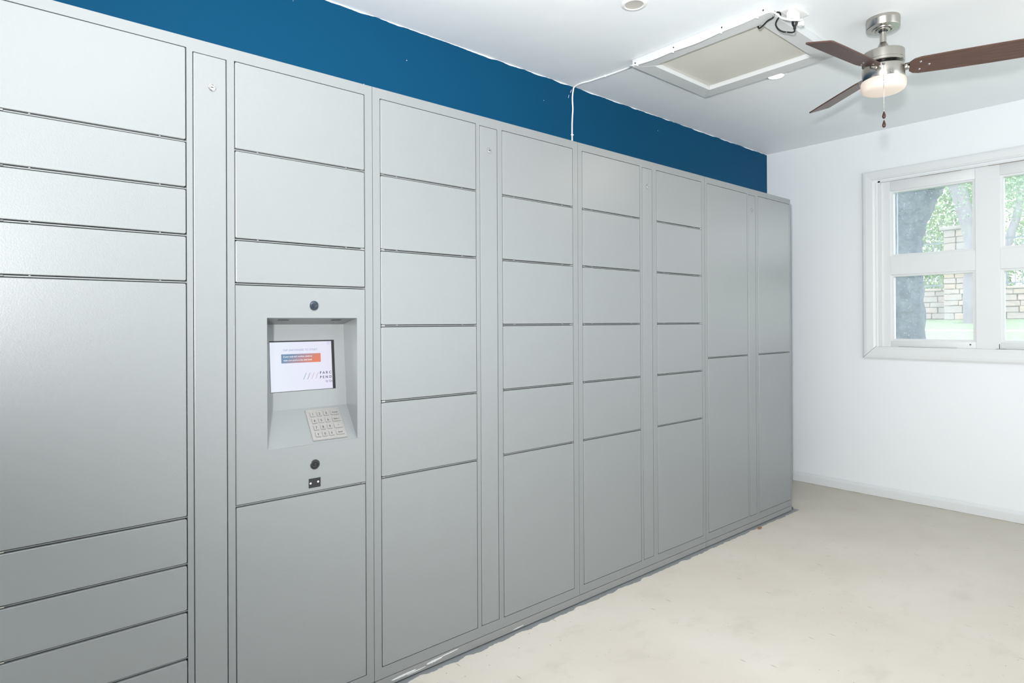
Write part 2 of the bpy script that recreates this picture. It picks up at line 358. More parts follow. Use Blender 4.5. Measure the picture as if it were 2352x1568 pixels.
ULAB[2] = 'grey parcel locker tower with many small doors, directly left of the tall-door end tower'
FR = .020   # depth of front frame and doors
for ui, U in enumerate(UNITS):
    X0 = LX[ui]; Wd = LX[ui+1]-X0
    t = thing('parcel_locker', ULAB[ui], 'locker', (X0, D, 0), 'parcel lockers along the blue wall')
    g_ = .0009
    c1, ct, c2 = U['c1'], U['ct'], U['c2']; zb = min(U['r1'][-1], U['r2'][-1]); zt = max(U['r1'][0], U['r2'][0])
    lst = []
    # front frame: stiles and rails round each column opening
    xs = [g_, c1[0], c1[1], ct[0], ct[1], c2[0], c2[1], Wd-g_]
    for a, b in ((0, 1), (2, 3), (4, 5), (6, 7)): lst.append((xs[a], xs[b], 0, FR, .036, HT))
    for (a, b), zl, zh in ((c1, U['r1'][-1], U['r1'][0]), (ct, .074, 1.967), (c2, U['r2'][-1], U['r2'][0])):
        lst.append((a, b, 0, FR, .036, zl)); lst.append((a, b, 0, FR, zh, HT))
    for (a, b), R_ in ((c1, U['r1']), (c2, U['r2'])):
        for z in R_[1:-1]: lst.append((a, b, .0045, FR, z-.0014, z+.0014))
    boxes('front_frame', lst, M['locker'], t)
    boxes('body', [(g_, g_+.002, FR, DEP, .02, HT), (Wd-g_-.002, Wd-g_, FR, DEP, .02, HT), (g_+.002, Wd-g_-.002, FR, DEP, HT-.002, HT), (g_+.002, Wd-g_-.002, DEP-.002, DEP, .02, HT-.002), (g_+.002, Wd-g_-.002, FR, DEP-.002, .02, .022)], M['locker'], t)
    if ui: boxes('gap_shade_sheet', [(g_+.003, Wd-g_-.003, FR+.004, FR+.006, .04, HT-.005)], M['dark'], t)  # dark sheet behind the doors, added to paint shade into the gaps
    else:
        boxes('gap_shade_sheet', [(g_+.003, c2[0]-.005, FR+.004, FR+.006, .04, HT-.005), (c2[0]-.005, Wd-g_-.003, FR+.004, FR+.006, 1.3345, HT-.005), (c2[0]-.005, Wd-g_-.003, FR+.004, FR+.006, .04, .6985)], M['dark'], t)
    kz = (.006, .034) if ui < 2 else (.005, .033)
    boxes('kick_plate', [(g_+.0006, Wd-g_-.0006, -.0015 if ui < 2 else .001, .02, *kz)], M['kick'], t)
    for x in (.06, Wd-.06): boxes('levelling_foot', [(x-.02, x+.02, .05, .09, 0, .02)], M['dark'], t)
    for x in (.06, Wd-.06): boxes('levelling_foot', [(x-.02, x+.02, DEP-.09, DEP-.05, 0, .02)], M['dark'], t)
    for (a, b), R_, hs in ((c1, U['r1'], -1), (c2, U['r2'], 1)):
        for k in range(len(R_)-1):
            zt_, zb_ = R_[k], R_[k+1]
            gt = .0020 if k == 0 else .0040; gb = .0020 if k == len(R_)-2 else .0038
            if ui == 0 and R_ is U['r2'] and k == 3:
                KT, KB = zt_-gt, zb_+gb; continue
            bm = bmesh.new(); rdoor(bm, a+.0024, b-.0024, -.0012, FR-.002, zb_+gb, zt_-gt)
            d = finish(bm, 'door', M['door'], t, smooth=True, flatbig=True)
            if k < len(R_)-2 or True:
                hx = a+.004 if hs < 0 else b-.016
                if k > 0: boxes('hinge', [(hx, hx+.012, .0005, .012, zt_-.0012, zt_+.0022)], M['chrome'], d)
            if k > 0 and zt_ > 1.0:
                for fx in (.16, .84): boxes('bumper', [(a+(b-a)*fx-.002, a+(b-a)*fx+.002, .002, .008, zt_+.0012, zt_+.0034)], M['locker'], d)
    bm = bmesh.new(); rdoor(bm, ct[0]+.0022, ct[1]-.0022, -.0008, FR-.002, .0755, 1.9655, r=.003)
    p = finish(bm, 'access_panel', M['door'], t, smooth=True, flatbig=True)
    lx = (ct[0]+ct[1])/2+(.002 if ui else .005); lz = 1.879
    bm = bmesh.new(); lathe(bm, [(0, -.0035), (.0060, -.0035), (.0066, -.0030), (.0068, -.0042), (.0078, -.0046), (.0098, -.0040), (.0104, -.0022), (.0106, -.0006)], 32, 'y', lx, 0, lz)
    lk = finish(bm, 'cylinder_lock', M['chrome'], p, smooth=True)
    boxes('keyhole', [(lx-.0036, lx+.0036, -.0044, -.0032, lz-.0008, lz+.0010)], M['black'], p)
    # ---------------- kiosk
    if ui == 0:
        a, b = c2[0]+.0018, c2[1]-.0018
        hx0, hx1, hz0, hz1 = .645, .932, .847, 1.237; y0, y1 = -.0012, .0012
        bm = bmesh.new()
        outer = [(a, KB), (b, KB), (b, KT), (a, KT)]; inner = [(hx0, hz0), (hx1, hz0), (hx1, hz1), (hx0, hz1)]
        vo = [bm.verts.new((x, y0, z)) for x, z in outer]; vi = [bm.verts.new((x, y0, z)) for x, z in inner]
        vo2 = [bm.verts.new((x, FR-.002, z)) for x, z in outer]; vi2 = [bm.verts.new((x, y1, z)) for x, z in inner]
        for i in range(4):
            j = (i+1) % 4
            bm.faces.new((vo[i], vo[j], vi[j], vi[i])); bm.faces.new((vo[i], vo2[i], vo2[j], vo[j])); bm.faces.new((vi[i], vi[j], vi2[j], vi2[i]))
        bmesh.ops.bevel(bm, geom=[e for e in bm.edges if all(v in vo for v in e.verts)], offset=.0016, segments=2, affect='EDGES')
        kp = finish(bm, 'kiosk_panel', M['door'], t)
        kp['label'] = 'kiosk front panel with rectangular recess'
        # recess: soffit, back, knee shelf, side walls
        pr = [(0.0012, hz1), (.100, 1.217), (.078, .950), (.0012, hz0)]
        bm = bmesh.new()
        Lv = [bm.verts.new((hx0, y, z)) for y, z in pr]; Rv = [bm.verts.new((hx1, y, z)) for y, z in pr]
        bm.faces.new((Lv[0], Lv[1], Rv[1], Rv[0])); bm.faces.new((Lv[2], Lv[3], Rv[3], Rv[2])); bm.faces.new(Lv); bm.faces.new(Rv[::-1])
        # back with screen opening
        up = Vector((0, .022, .267)).normalized(); nb = Vector((0, -up.z, up.y)); K = Vector((0, .078, .950))
        def bp(x, v, wv=0): q = K+up*v+nb*wv; return (x, q.y, q.z)
        Lh = math.hypot(.022, .267); v0, v1_, sx_0, sx_1 = .0555, .2165, .684, .8965
        ov = [Lv[2], Rv[2], Rv[1], Lv[1]]; iv = [bm.verts.new(bp(x, v)) for x, v in ((sx_0, v0), (sx_1, v0), (sx_1, v1_), (sx_0, v1_))]
        for i in range(4): j = (i+1) % 4; bm.faces.new((ov[i], ov[j], iv[j], iv[i]))
        rc = finish(bm, 'recess', M['locker'], t)
        for s_ in (-1, 1):
            for k in range(6):
                xx = (hx0+hx1)/2+s_*.085+(k-2.5)*.0055
                o = None
            bm = bmesh.new()
            for k in range(6):
                xx = (hx0+hx1)/2+s_*.085+(k-2.5)*.0058
                vs = [bm.verts.new(q) for q in ((xx-.0014, .020, hz1-.0044), (xx+.0014, .020, hz1-.0044), (xx+.0034, .040, hz1-.0085), (xx+.0006, .040, hz1-.0085))]
                bm.faces.new(vs)
            finish(bm, 'vent_slot', M['dark'], rc)
        SM = Matrix(((1, 0, 0, 0), (0, up.y, nb.y, 0), (0, up.z, nb.z, 0), (0, 0, 0, 1)))
        def onback(o, x, v, wv): q = K+up*v+nb*wv; m_ = SM.copy(); m_.translation = Vector((x, q.y, q.z)); o.matrix_local = m_
        SW, SH = sx_1-sx_0, v1_-v0; dp = .007
        bz = boxes('screen_bezel', [(0, .0012, 0, SH, -dp, -.0002), (SW-.0012, SW, 0, SH, -dp, -.0002), (0, SW, SH-.0012, SH, -dp, -.0002), (0, SW, 0, .0012, -dp, -.0002), (0, SW, 0, SH, -dp-.002, -dp-.0006)], M['black'], t); onback(bz, sx_0, v0, 0)
        SWL = SW-.007
        sc = boxes('screen', [(.0015, SWL, .0015, SH-.004, -dp-.0004, -dp)], M['screen'], t); onback(sc, sx_0, v0, 0); sc['label'] = 'lit touchscreen reading TAP ANYWHERE TO START'
        zf = -dp+.0003
        def stext(lst, m_, clip=None, name='screen_text'):
            bm = bmesh.new()
            for a_ in lst: text_into(bm, *a_[0], **a_[1])
            if clip: bmesh.ops.bisect_plane(bm, geom=list(bm.verts)+list(bm.edges)+list(bm.faces), plane_co=(clip, 0, 0), plane_no=(1, 0, 0), clear_outer=True)
            return finish(bm, name, m_, sc)
        sw, sh = SWL, SH
        stext([(('TAP ANYWHERE TO START', .0094, sw*.490, sh*.795, zf), dict(align='CENTER', spacing=1.06, sx=.93))], M['txt_violet'])
        bn = boxes('banner', [(-.0645, .0645, -.0143, .0143, zf-.0002, zf+.0001)], M['banner'], sc, loc=(sw*.502, sh*.648, 0))
        stext([(("If your code isn't working, check to", .0069, sw*.22, sh*.672, zf+.0004), dict(spacing=1.0, sx=.94)), (("make sure you're at the right kiosk.", .0069, sw*.22, sh*.600, zf+.0004), dict(spacing=1.0, sx=.94))], M['txt_white'])
        stext([(('PARCEL', .0118, sw*.79, sh*.312, zf), dict(spacing=1.62)), (('PENDING', .0118, sw*.79, sh*.222, zf), dict(spacing=1.62))], M['txt_navy'], clip=SWL-.0005)
        stext([(('by Quadient', .0090, sw*.885, sh*.145, zf), dict(spacing=1.0))], M['txt_grey'], clip=SWL-.0005)
        for k in range(4):
            bm = bmesh.new(); xx = sw*(.522+.0655*k); yy = sh*.222; dx, dy, w_ = sw*.045, sh*.125, .0011
            f = [bm.verts.new(q) for q in ((xx, yy, zf), (xx+w_, yy, zf), (xx+dx+w_, yy+dy, zf), (xx+dx, yy+dy, zf))]; bm.faces.new(f)
            finish(bm, 'logo_slash', M['txt_navy'] if k < 2 else M['txt_red'], sc)
        stext([(('?', .007, sw*.955, sh*.925, zf), dict(align='CENTER'))], M['txt_grey'])
        bm = bmesh.new(); lathe(bm, [(.0052, 0), (.0047, .0001)], 24, 'z', sw*.955, sh*.925+.0025, zf); finish(bm, 'help_ring', M['txt_grey'], sc)
        # shelf keypad
        us = Vector((0, .0768, .103)).normalized(); ns = Vector((0, -us.z, us.y)); B0 = Vector((0, .0012, .847)); ls = math.hypot(.0768, .103)
        KM = Matrix(((1, 0, 0, 0), (0, us.y, ns.y, 0), (0, us.z, ns.z, 0), (0, 0, 0, 1)))
        def onshelf(o, x, v, wv): q = B0+us*v+ns*wv; m_ = KM.copy(); m_.translation = Vector((x, q.y, q.z)); o.matrix_local = m_
        kw, kh = .1145, .112; kx, kv = .7865, .0085
        bm = bmesh.new(); box(bm, 0, kw, 0, kh, 0, .0035); bmesh.ops.bevel(bm, geom=list(bm.edges), offset=.0012, segments=2, affect='EDGES')
        kd = finish(bm, 'keypad', M['steel'], t, smooth=True, flatbig=True); onshelf(kd, kx, kv, 0); kd['label'] = 'brushed steel keypad'
        rows = [['1', '2', '3', 'Cancel'], ['4', '5', '6', 'Back <'], ['7', '8', '9', '>'], ['up', '0', 'down', 'Space']]
        fx = [(.10, .245), (.295, .44), (.49, .635), (.695, .935)]
        for r_ in range(4):
            vv = kh*(1-.10-.215*r_); 
            for c_ in range(4):
                xa, xb = kw*fx[c_][0], kw*fx[c_][1]; ya, yb = vv-kh*.155, vv
                bm = bmesh.new(); box(bm, xa, xb, ya, yb, .0033, .0062); bmesh.ops.bevel(bm, geom=list(bm.edges), offset=.0009, segments=2, affect='EDGES')
                s_ = rows[r_][c_]; mx, my = (xa+xb)/2, (ya+yb)/2; zz = .0064
                if s_ in ('up', 'down'):
                    sg = 1 if s_ == 'up' else -1
                    q = [(0, .0045), (-.0028, .0005), (-.0009, .0005), (-.0009, -.0045), (.0009, -.0045), (.0009, .0005), (.0028, .0005)]
                    vs = [bm.verts.new((mx+px, my+py*sg, zz)) for px, py in q]
                    for idx in ((0, 1, 6), (2, 3, 4, 5)):
                        f = bm.faces.new([vs[i] for i in idx]); f.material_index = 1
                elif c_ == 3: text_into(bm, s_, .0068, mx, my-.0022, zz, align='CENTER', mi=1)
                else: text_into(bm, s_, .0115, mx, my-.0041, zz, align='CENTER', mi=1)
                ky = finish(bm, 'key', [M['steel'], M['ink']], kd)
        # cameras and scanner
        bm = bmesh.new(); lathe(bm, [(.0158, -.0012), (.0162, -.0022), (.0150, -.0026), (.0142, -.0014)], 40, 'y', .788, 0, 1.275)
        cr = finish(bm, 'camera_lens', M['door'], t, smooth=True)
        bm = bmesh.new(); lathe(bm, [(.0144, -.0014), (.0125, -.0034), (.0090, -.0052), (0, -.0066)], 40, 'y', .788, 0, 1.275); finish(bm, 'dome', M['lens'], cr, smooth=True)
        bm = bmesh.new(); lathe(bm, [(.0055, -.0066), (.0050, -.0074), (.0035, -.0074), (0, -.0060)], 24, 'y', .785, 0, 1.276); finish(bm, 'iris', M['black'], cr, smooth=True)
        bm = bmesh.new(); lathe(bm, [(.0162, -.0012), (.0166, -.0020), (.0156, -.0024), (.0150, -.0014)], 40, 'y', .789, 0, .7845)
        sp_ = finish(bm, 'speaker', M['door'], t, smooth=True)
        bm = bmesh.new(); lathe(bm, [(.0150, -.0014), (.0120, -.0030), (.0085, -.0034), (.0080, -.0016), (.0050, -.0012), (.0045, -.0028), (0, -.0032)], 40, 'y', .789, 0, .7845); finish(bm, 'speaker_cone', M['black'], sp_, smooth=True)
        sc2 = boxes('scanner', [(.769, .807, -.0022, .004, .7135, .7425)], M['black'], t, bev=.0008)
        sc2['label'] = 'black scanner window with two white lights'
        for xx, zz_ in ((.7745, .728), (.7985, .730)):
            bm = bmesh.new(); lathe(bm, [(.0028, -.0023), (.0022, -.0036), (0, -.0040)], 16, 'y', xx, 0, zz_); finish(bm, 'led', M['led'], sc2, smooth=True)
    if ui == 3: boxes('floor_bracket', [(Wd-.004, Wd+.042, .012, .030, 0, .014)], M['dark'], t)
    if ui == 1:
        # dried brush marks of touch-up paint on the kick plate
        kmat = mat('brushed_touch_up', (.60, .62, .62), .6)
        for (xa, xb, z_, h_) in ((.06, .16, .017, .009), (.20, .27, .021, .010), (.12, .20, .013, .004), (.26, .34, .026, .005), (.60, .66, .010, .004)):
            bm = bmesh.new(); N = 14; top = []; bot = []
            for k in range(N+1):
                tt = k/N; x = xa+(xb-xa)*tt; hh = h_*math.sqrt(max(0, 1-(2*tt-1)**2))*(.7+.3*random.random()); zz_ = z_+.003*tt
                top.append(bm.verts.new((x, -.0017, zz_+hh/2))); bot.append(bm.verts.new((x, -.0017, zz_-hh/2)))
            for k in range(N):
                try: bm.faces.new((bot[k], bot[k+1], top[k+1], top[k]))
                except ValueError: pass
            finish(bm, 'touch_up_smear', kmat, t)

# ------------------------------------------------------------------ attic hatch
zf_, zc = CE-.035, CE-.0005
hx0, hx1, hy0, hy1 = 2.495, 3.155, 1.248, 1.966; ix0, ix1, iy0, iy1 = 2.570, 3.070, 1.325, 1.885
ht = thing('attic_hatch', 'white framed rectangular attic hatch with beige panel in the ceiling', 'hatch', (0, 0, 0))
def board(o4, name='frame_board'):
    bm = bmesh.new(); A = [bm.verts.new((x, y, zf_)) for x, y in o4]; B = [bm.verts.new((x, y, zc)) for x, y in o4]
    bm.faces.new(A); bm.faces.new(B[::-1])
    for i in range(4): bm.faces.new((A[i], A[(i+1) % 4], B[(i+1) % 4], B[i]))
    bmesh.ops.bevel(bm, geom=list(bm.edges), offset=.0012, segments=1, affect='EDGES')
    return finish(bm, name, M['white'], ht)
e_ = .0004
board([(hx0, hy0), (hx1, hy0), (ix1, iy0-e_), (ix0, iy0-e_)]); board([(hx0, hy1), (hx1, hy1), (ix1, iy1+e_), (ix0, iy1+e_)])
lb = board([(hx0, hy0), (hx0, hy1), (ix0-e_, iy1), (ix0-e_, iy0)]); board([(hx1, hy0), (hx1, hy1), (ix1+e_, iy1), (ix1+e_, iy0)])
boxes('hatch_panel', [(ix0+.003, ix1-.003, iy0+.003, iy1-.003, CE-.013, zc)], M['hatchp'], ht)
for y, z in ((1.948, 2.522), (1.721, 2.523), (1.469, 2.526), (1.277, 2.528)):
    bm = bmesh.new(); lathe(bm, [(0, -.0028), (.0026, -.0026), (.0038, -.0002)], 16, 'x', hx0, y, z); finish(bm, 'screw', mat('screw', (.06, .06, .055), .5, .5), ht, smooth=True)
bm = bmesh.new(); lathe(bm, [(0, -.0028), (.0026, -.0026), (.0038, -.0002)], 16, 'y', 2.535, hy0, 2.524); finish(bm, 'screw', bpy.data.materials['screw'], ht, smooth=True)

# ------------------------------------------------------------------ cables and outlet
bm = bmesh.new()
pts = [(2.503, 2.397, 1.95), (2.506, 2.397, 2.05), (2.504, 2.397, 2.29), (2.507, 2.397, 2.365), (2.511, 2.397, 2.414), (2.508, 2.397, 2.474), (2.514, 2.396, 2.520), (2.517, 2.388, 2.5375), (2.510, 2.33, 2.538),
       (2.523, 2.28, 2.538), (2.530, 2.21, 2.538), (2.538, 2.15, 2.538), (2.541, 2.06, 2.537), (2.530, 2.01, 2.531), (2.495, 1.975, 2.517), (2.486, 1.937, 2.508), (2.487, 1.83, 2.5015), (2.487, 1.72, 2.5035), (2.486, 1.59, 2.4985), (2.487, 1.466, 2.505), (2.487, 1.375, 2.505), (2.486, 1.287, 2.509),
       (2.490, 1.2413, 2.5068), (2.511, 1.232, 2.5028), (2.556, 1.229, 2.4978), (2.580, 1.2173, 2.4948), (2.605, 1.2052, 2.4948), (2.635, 1.1911, 2.4988), (2.648, 1.184, 2.503)]
tube(bm, smooth_path(pts, 5), .0042, 8)
wc = finish(bm, 'power_cable', M['plastic'], smooth=True); tag(wc, 'thin white cable climbing the blue wall and running along the hatch frame', 'cable')
for (x, y, z, ax) in ((2.505, 2.3985, 2.268, 'w'), (2.5345, 2.18, CE-.002, 'c'), (2.4935, 1.469, 2.505, 'h'), (2.4935, 1.721, 2.504, 'h'), (2.4935, 1.30, 2.508, 'h'), (2.4935, 1.93, 2.508, 'h')):
    if ax == 'w': b_ = (x-.007, x+.007, y-.007, y+.003, z-.003, z+.003)
    elif ax == 'c': b_ = (x-.006, x+.006, y-.003, y+.003, z-.008, z+.002)
    else: b_ = (x-.012, x+.001, y-.003, y+.003, z-.008, z+.014)
    boxes('cable_clip', [b_], M['plastic'], wc, bev=.001)
tie = bmesh.new(); tube(tie, [(2.500, 2.396, 2.518), (2.492, 2.392, 2.508), (2.486, 2.390, 2.498)], .0016, 6); finish(tie, 'cable_tie', M['plastic'], wc)
tie = bmesh.new(); tube(tie, [(2.478, 2.394, 2.484), (2.470, 2.392, 2.465)], .0010, 6); finish(tie, 'cable_tie', M['plastic'], wc)

ot = thing('ceiling_outlet', 'white ceiling outlet plate at the corner of the attic hatch', 'outlet', (2.644, 1.205, CE))
boxes('cover_plate', [(-.065, .061, -.026, .0405, -.006, -.0004)], M['plastic'], ot, bev=.002)
ad = thing('plug_adapter', 'chunky white plug adapter pushed into the ceiling outlet', 'adapter', (2.625, 1.208, CE-.0062))
bm = bmesh.new(); box(bm, -.036, .026, -.016, .016, -.036, 0); bmesh.ops.bevel(bm, geom=list(bm.edges), offset=.006, segments=3, affect='EDGES'); finish(bm, 'adapter_body', M['plastic'], ad, smooth=True)
for k in range(5): boxes('strain_rib', [(.0275+k*.0042, .0297+k*.0042, -.008+k*.0008, .008-k*.0008, -.030+k*.001, -.010-k*.001)], M['plastic'], ad)
boxes('white_plug', [(.040, .062, -.016, .004, -.046, -.026)], M['plastic'], ad, bev=.002)
bk = thing('black_power_cord', 'black power cord looping from the hatch panel corner to the ceiling outlet', 'cord', (2.63, 1.207, CE-.0424))
bpts = [(2.5975, 1.3537, 2.5308), (2.5807, 1.3451, 2.5128), (2.5741, 1.3357, 2.4978), (2.563, 1.3141, 2.4978), (2.5437, 1.2829, 2.5008), (2.5345, 1.2553, 2.5008), (2.5319, 1.2464, 2.5118), (2.5314, 1.233, 2.5148), (2.543, 1.2275, 2.5118), (2.5512, 1.2315, 2.5048), (2.5584, 1.2463, 2.4988),
        (2.5798, 1.2645, 2.4958), (2.5974, 1.2713, 2.4908), (2.6205, 1.2711, 2.4828), (2.6422, 1.2624, 2.4768), (2.6538, 1.2469, 2.4728), (2.6462, 1.2254, 2.4618), (2.632, 1.209, 2.456), (2.629, 1.2065, 2.464)]
bm = bmesh.new(); tube(bm, smooth_path([(p[0]-2.63, p[1]-1.207, p[2]-(CE-.0424)) for p in bpts], 6), .0034, 8); finish(bm, 'cord', M['black'], bk, smooth=True)
bm = bmesh.new(); lathe(bm, [(0, 0), (.0125, 0), (.0130, -.004), (.0125, -.012), (.0085, -.022), (.0060, -.025), (.0056, -.036), (0, -.036)], 12, 'z'); finish(bm, 'plug_body', M['black'], bk, smooth=True)

# ------------------------------------------------------------------ recessed lights
def downlight(x, y, on, label):
    t = thing('recessed_light', label, 'ceiling light', (x, y, CE), 'recessed ceiling lights')
    bm = bmesh.new(); lathe(bm, [(.053, -.0003), (.0535, -.0025), (.050, -.0045), (.040, -.0060), (.0385, -.0045), (.0365, -.0008)], 64); finish(bm, 'trim_ring', M['plastic'], t, smooth=True)
    bm = bmesh.new(); lathe(bm, [(.0375, -.0030), (.030, -.0022), (0, -.0012)] if not on else [(.0385, -.0048), (.030, -.0062), (0, -.0070)], 48); finish(bm, 'lens', M['lamp_on'] if on else M['lamp_off'], t, smooth=True)
    return t
downlight(2.060, 1.613, False, 'unlit recessed ceiling light cut by the top edge above the lockers')
dl_ = downlight(3.243, 1.590, True, 'glowing recessed ceiling light between attic hatch and fan')
l = bpy.data.lights.new('downlight_glow', 'SPOT'); l.energy = 6; l.color = (1, .93, .84); l.spot_size = 2.4; l.spot_blend = .8; l.shadow_soft_size = .04
o = bpy.data.objects.new('downlight_glow', l); C.objects.link(o); o.location = (0, 0, -.012); o.parent = dl_

# ------------------------------------------------------------------ ceiling fan
FX, FY = 3.000, .990
fan = thing('ceiling_fan', 'three-blade ceiling fan with dark wood blades, nickel motor and lit glass shade', 'fan', (FX, FY, CE))
def lp(name, prof, m, parent=fan, seg=96, **k):
    bm = bmesh.new(); lathe(bm, prof, seg); return finish(bm, name, m, parent, smooth=True, **k)
lp('canopy', [(.0655, -.0003), (.0660, -.010), (.0668, -.0115), (.0668, -.013), (.0660, -.0145), (.0655, -.040), (.0640, -.0425), (.042, -.0445), (.041, -.0475), (.037, -.0485), (.034, -.0485), (.033, -.0455), (.029, -.0455), (.028, -.0515), (.019, -.0535), (.017, -.050), (.0, -.050)], M['nickel'])
lp('hanger_ball', [(.0, -.0495), (.0165, -.0505), (.0155, -.056), (.012, -.060), (0, -.061)], M['black'])
lp('downrod', [(0, -.05), (.0125, -.05), (.0125, -.125), (0, -.125)], M['nickel'], seg=48)
lp('yoke_cover', [(.0128, -.104), (.0142, -.105), (.0165, -.110), (.024, -.128), (.031, -.145), (.033, -.151), (0, -.151)], M['nickel'])
lp('motor_housing', [(0, -.1480), (.055, -.1482), (.078, -.1490), (.0815, -.1510), (.0820, -.155), (.0820, -.187), (.0812, -.188), (.0812, -.189), (.0820, -.190), (.0820, -.198), (.0800, -.2005), (.058, -.2010), (.055, -.197), (0, -.197)], M['nickel'])
lp('flywheel', [(0, -.197), (.050, -.197), (.050, -.215), (0, -.215)], M['black'], seg=48)
lp('light_kit_housing', [(0, -.2135), (.060, -.2135), (.078, -.2140), (.0815, -.2160), (.0820, -.220), (.0820, -.268), (.0795, -.272), (0, -.272)], M['nickel'])
gs = lp('glass_shade', [(.080, -.2705), (.0850, -.2722), (.0872, -.2790), (.0878, -.290), (.0868, -.302), (.0825, -.3125), (.072, -.3195), (.05, -.3235), (0, -.3255)], M['glass_l'])
gs['label'] = 'frosted glass drum shade glowing warm'
for k in range(3):
    a = math.radians(173.0+120*k); ca, sa = math.cos(a), math.sin(a)
    bm = bmesh.new(); pitch = math.radians(-16.5)
    # blade outline in (r, s): long side at s<0 at tip
    OUT = [(.098, -.030), (.112, -.046), (.135, -.053), (.25, -.0570), (.40, -.0590), (.503, -.0590), (.509, -.0535), (.507, .049), (.500, .0560), (.40, .0575), (.25, .0560), (.135, .052), (.112, .044), (.098, .028)]
    top = []; bot = []
    for r_, s_ in OUT:
        top.append(bm.verts.new((r_, s_, .0028))); bot.append(bm.verts.new((r_, s_, -.0028)))
    bm.faces.new(top); bm.faces.new(bot[::-1]); n_ = len(OUT)
    for i in range(n_): bm.faces.new((bot[i], bot[(i+1) % n_], top[(i+1) % n_], top[i]))
    bl = finish(bm, 'blade', M['walnut'], fan); bl.rotation_mode = 'QUATERNION'
    mt = Matrix.Rotation(a, 4, 'Z') @ Matrix.Rotation(pitch, 4, 'X'); mt.translation = Vector((0, 0, -.2265)); bl.matrix_local = mt
    for sx_, sy_ in ((.135, -.026), (.135, .024), (.168, 0)):
        bm = bmesh.new(); lathe(bm, [(0, -.0062), (.003, -.0058), (.0052, -.0030)], 16, 'z', sx_, sy_, 0); finish(bm, 'blade_screw', M['chrome'], bl, smooth=True)
    bm = bmesh.new()
    ol = [(.050, -.016), (.080, -.013), (.100, -.024), (.150, -.034), (.176, -.012), (.180, 0), (.176, .012), (.150, .034), (.100, .024), (.080, .013), (.050, .016)]
    tp = [bm.verts.new((r_, s_, .0075)) for r_, s_ in ol]; bt = [bm.verts.new((r_, s_, .0032)) for r_, s_ in ol]
    bm.faces.new(tp); bm.faces.new(bt[::-1])
    for i in range(len(ol)): j = (i+1) % len(ol); bm.faces.new((bt[i], bt[j], tp[j], tp[i]))
    bi = finish(bm, 'blade_iron', M['nickel'], bl)
    bm = bmesh.new(); lathe(bm, [(0, -.014), (.010, -.013), (.014, -.008), (.015, 0), (.013, .008), (0, .010)], 24, 'z', .086, 0, .004)
    finish(bm, 'iron_boss', M['nickel'], bl, smooth=True)
# shade screws and pull chain on the camera side
an = math.atan2(-FY, -FX)
for da in (-.45, .35, 2.4, -2.3):
    bm = bmesh.new(); lathe(bm, [(0, .004), (.0025, .0035), (.0035, 0)], 12, 'x'); s_ = finish(bm, 'shade_screw', M['chrome'], fan, smooth=True)
    s_.location = (.0818*math.cos(an+da), .0818*math.sin(an+da), -.262); s_.rotation_euler = (0, 0, an+da)
px_, py_ = .0935*math.cos(an+.02), .0935*math.sin(an+.02)
bm = bmesh.new(); lathe(bm, [(.0055, 0), (.0060, .004), (.0035, .009), (.002, .0125), (0, .013)], 20, 'x'); s_ = finish(bm, 'chain_outlet', M['chrome'], fan, smooth=True)
s_.location = (.0815*math.cos(an+.02), .0815*math.sin(an+.02), -.2255); s_.rotation_euler = (0, 0, an+.02)
bm = bmesh.new()
for k in range(64):
    z = -.226-.0033*k
    bmesh.ops.create_icosphere(bm, subdivisions=1, radius=.00115, matrix=Matrix.Translation((px_, py_, z)))
tube(bm, [(px_, py_, -.226), (px_, py_, -.438)], .00045, 5)
bmesh.ops.create_icosphere(bm, subdivisions=2, radius=.0028, matrix=Matrix.Translation((px_, py_, -.300)))
tube(bm, [(px_, py_, -.455), (px_, py_, -.482)], .0006, 5)
ch = finish(bm, 'pull_chain', M['chrome'], fan)
for zt_ in (-.432, -.470):
    bm = bmesh.new(); lathe(bm, [(0, 0), (.0020, -.001), (.0042, -.008), (.0068, -.017), (.0072, -.022), (.0058, -.028), (.0030, -.031), (0, -.0315)], 24, 'z', px_, py_, zt_)
    finish(bm, 'pendant', M['pend'], ch, smooth=True)
l = bpy.data.lights.new('fan_bulb', 'AREA'); l.shape = 'DISK'; l.size = .15; l.energy = 4; l.color = (1, .87, .72)
o = bpy.data.objects.new('fan_bulb', l); C.objects.link(o); o.location = (0, 0, -.328); o.parent = fan

# ------------------------------------------------------------------ small debris
bm = bmesh.new()
vs = [bm.verts.new(p) for p in ((0, 0, .001), (.012, .006, .007), (.030, .004, .003), (.042, -.003, .008), (.028, -.010, .006), (.010, -.009, .004))]
ct_ = bm.verts.new((.020, -.001, .012))
for i in range(6): bm.faces.new((vs[i], vs[(i+1) % 6], ct_))
tag(finish(bm, 'dry_leaf', M['leaf'], loc=(3.447, 1.815, 0)), 'small curled brown leaf on the floor at the foot of the end locker', 'leaf')

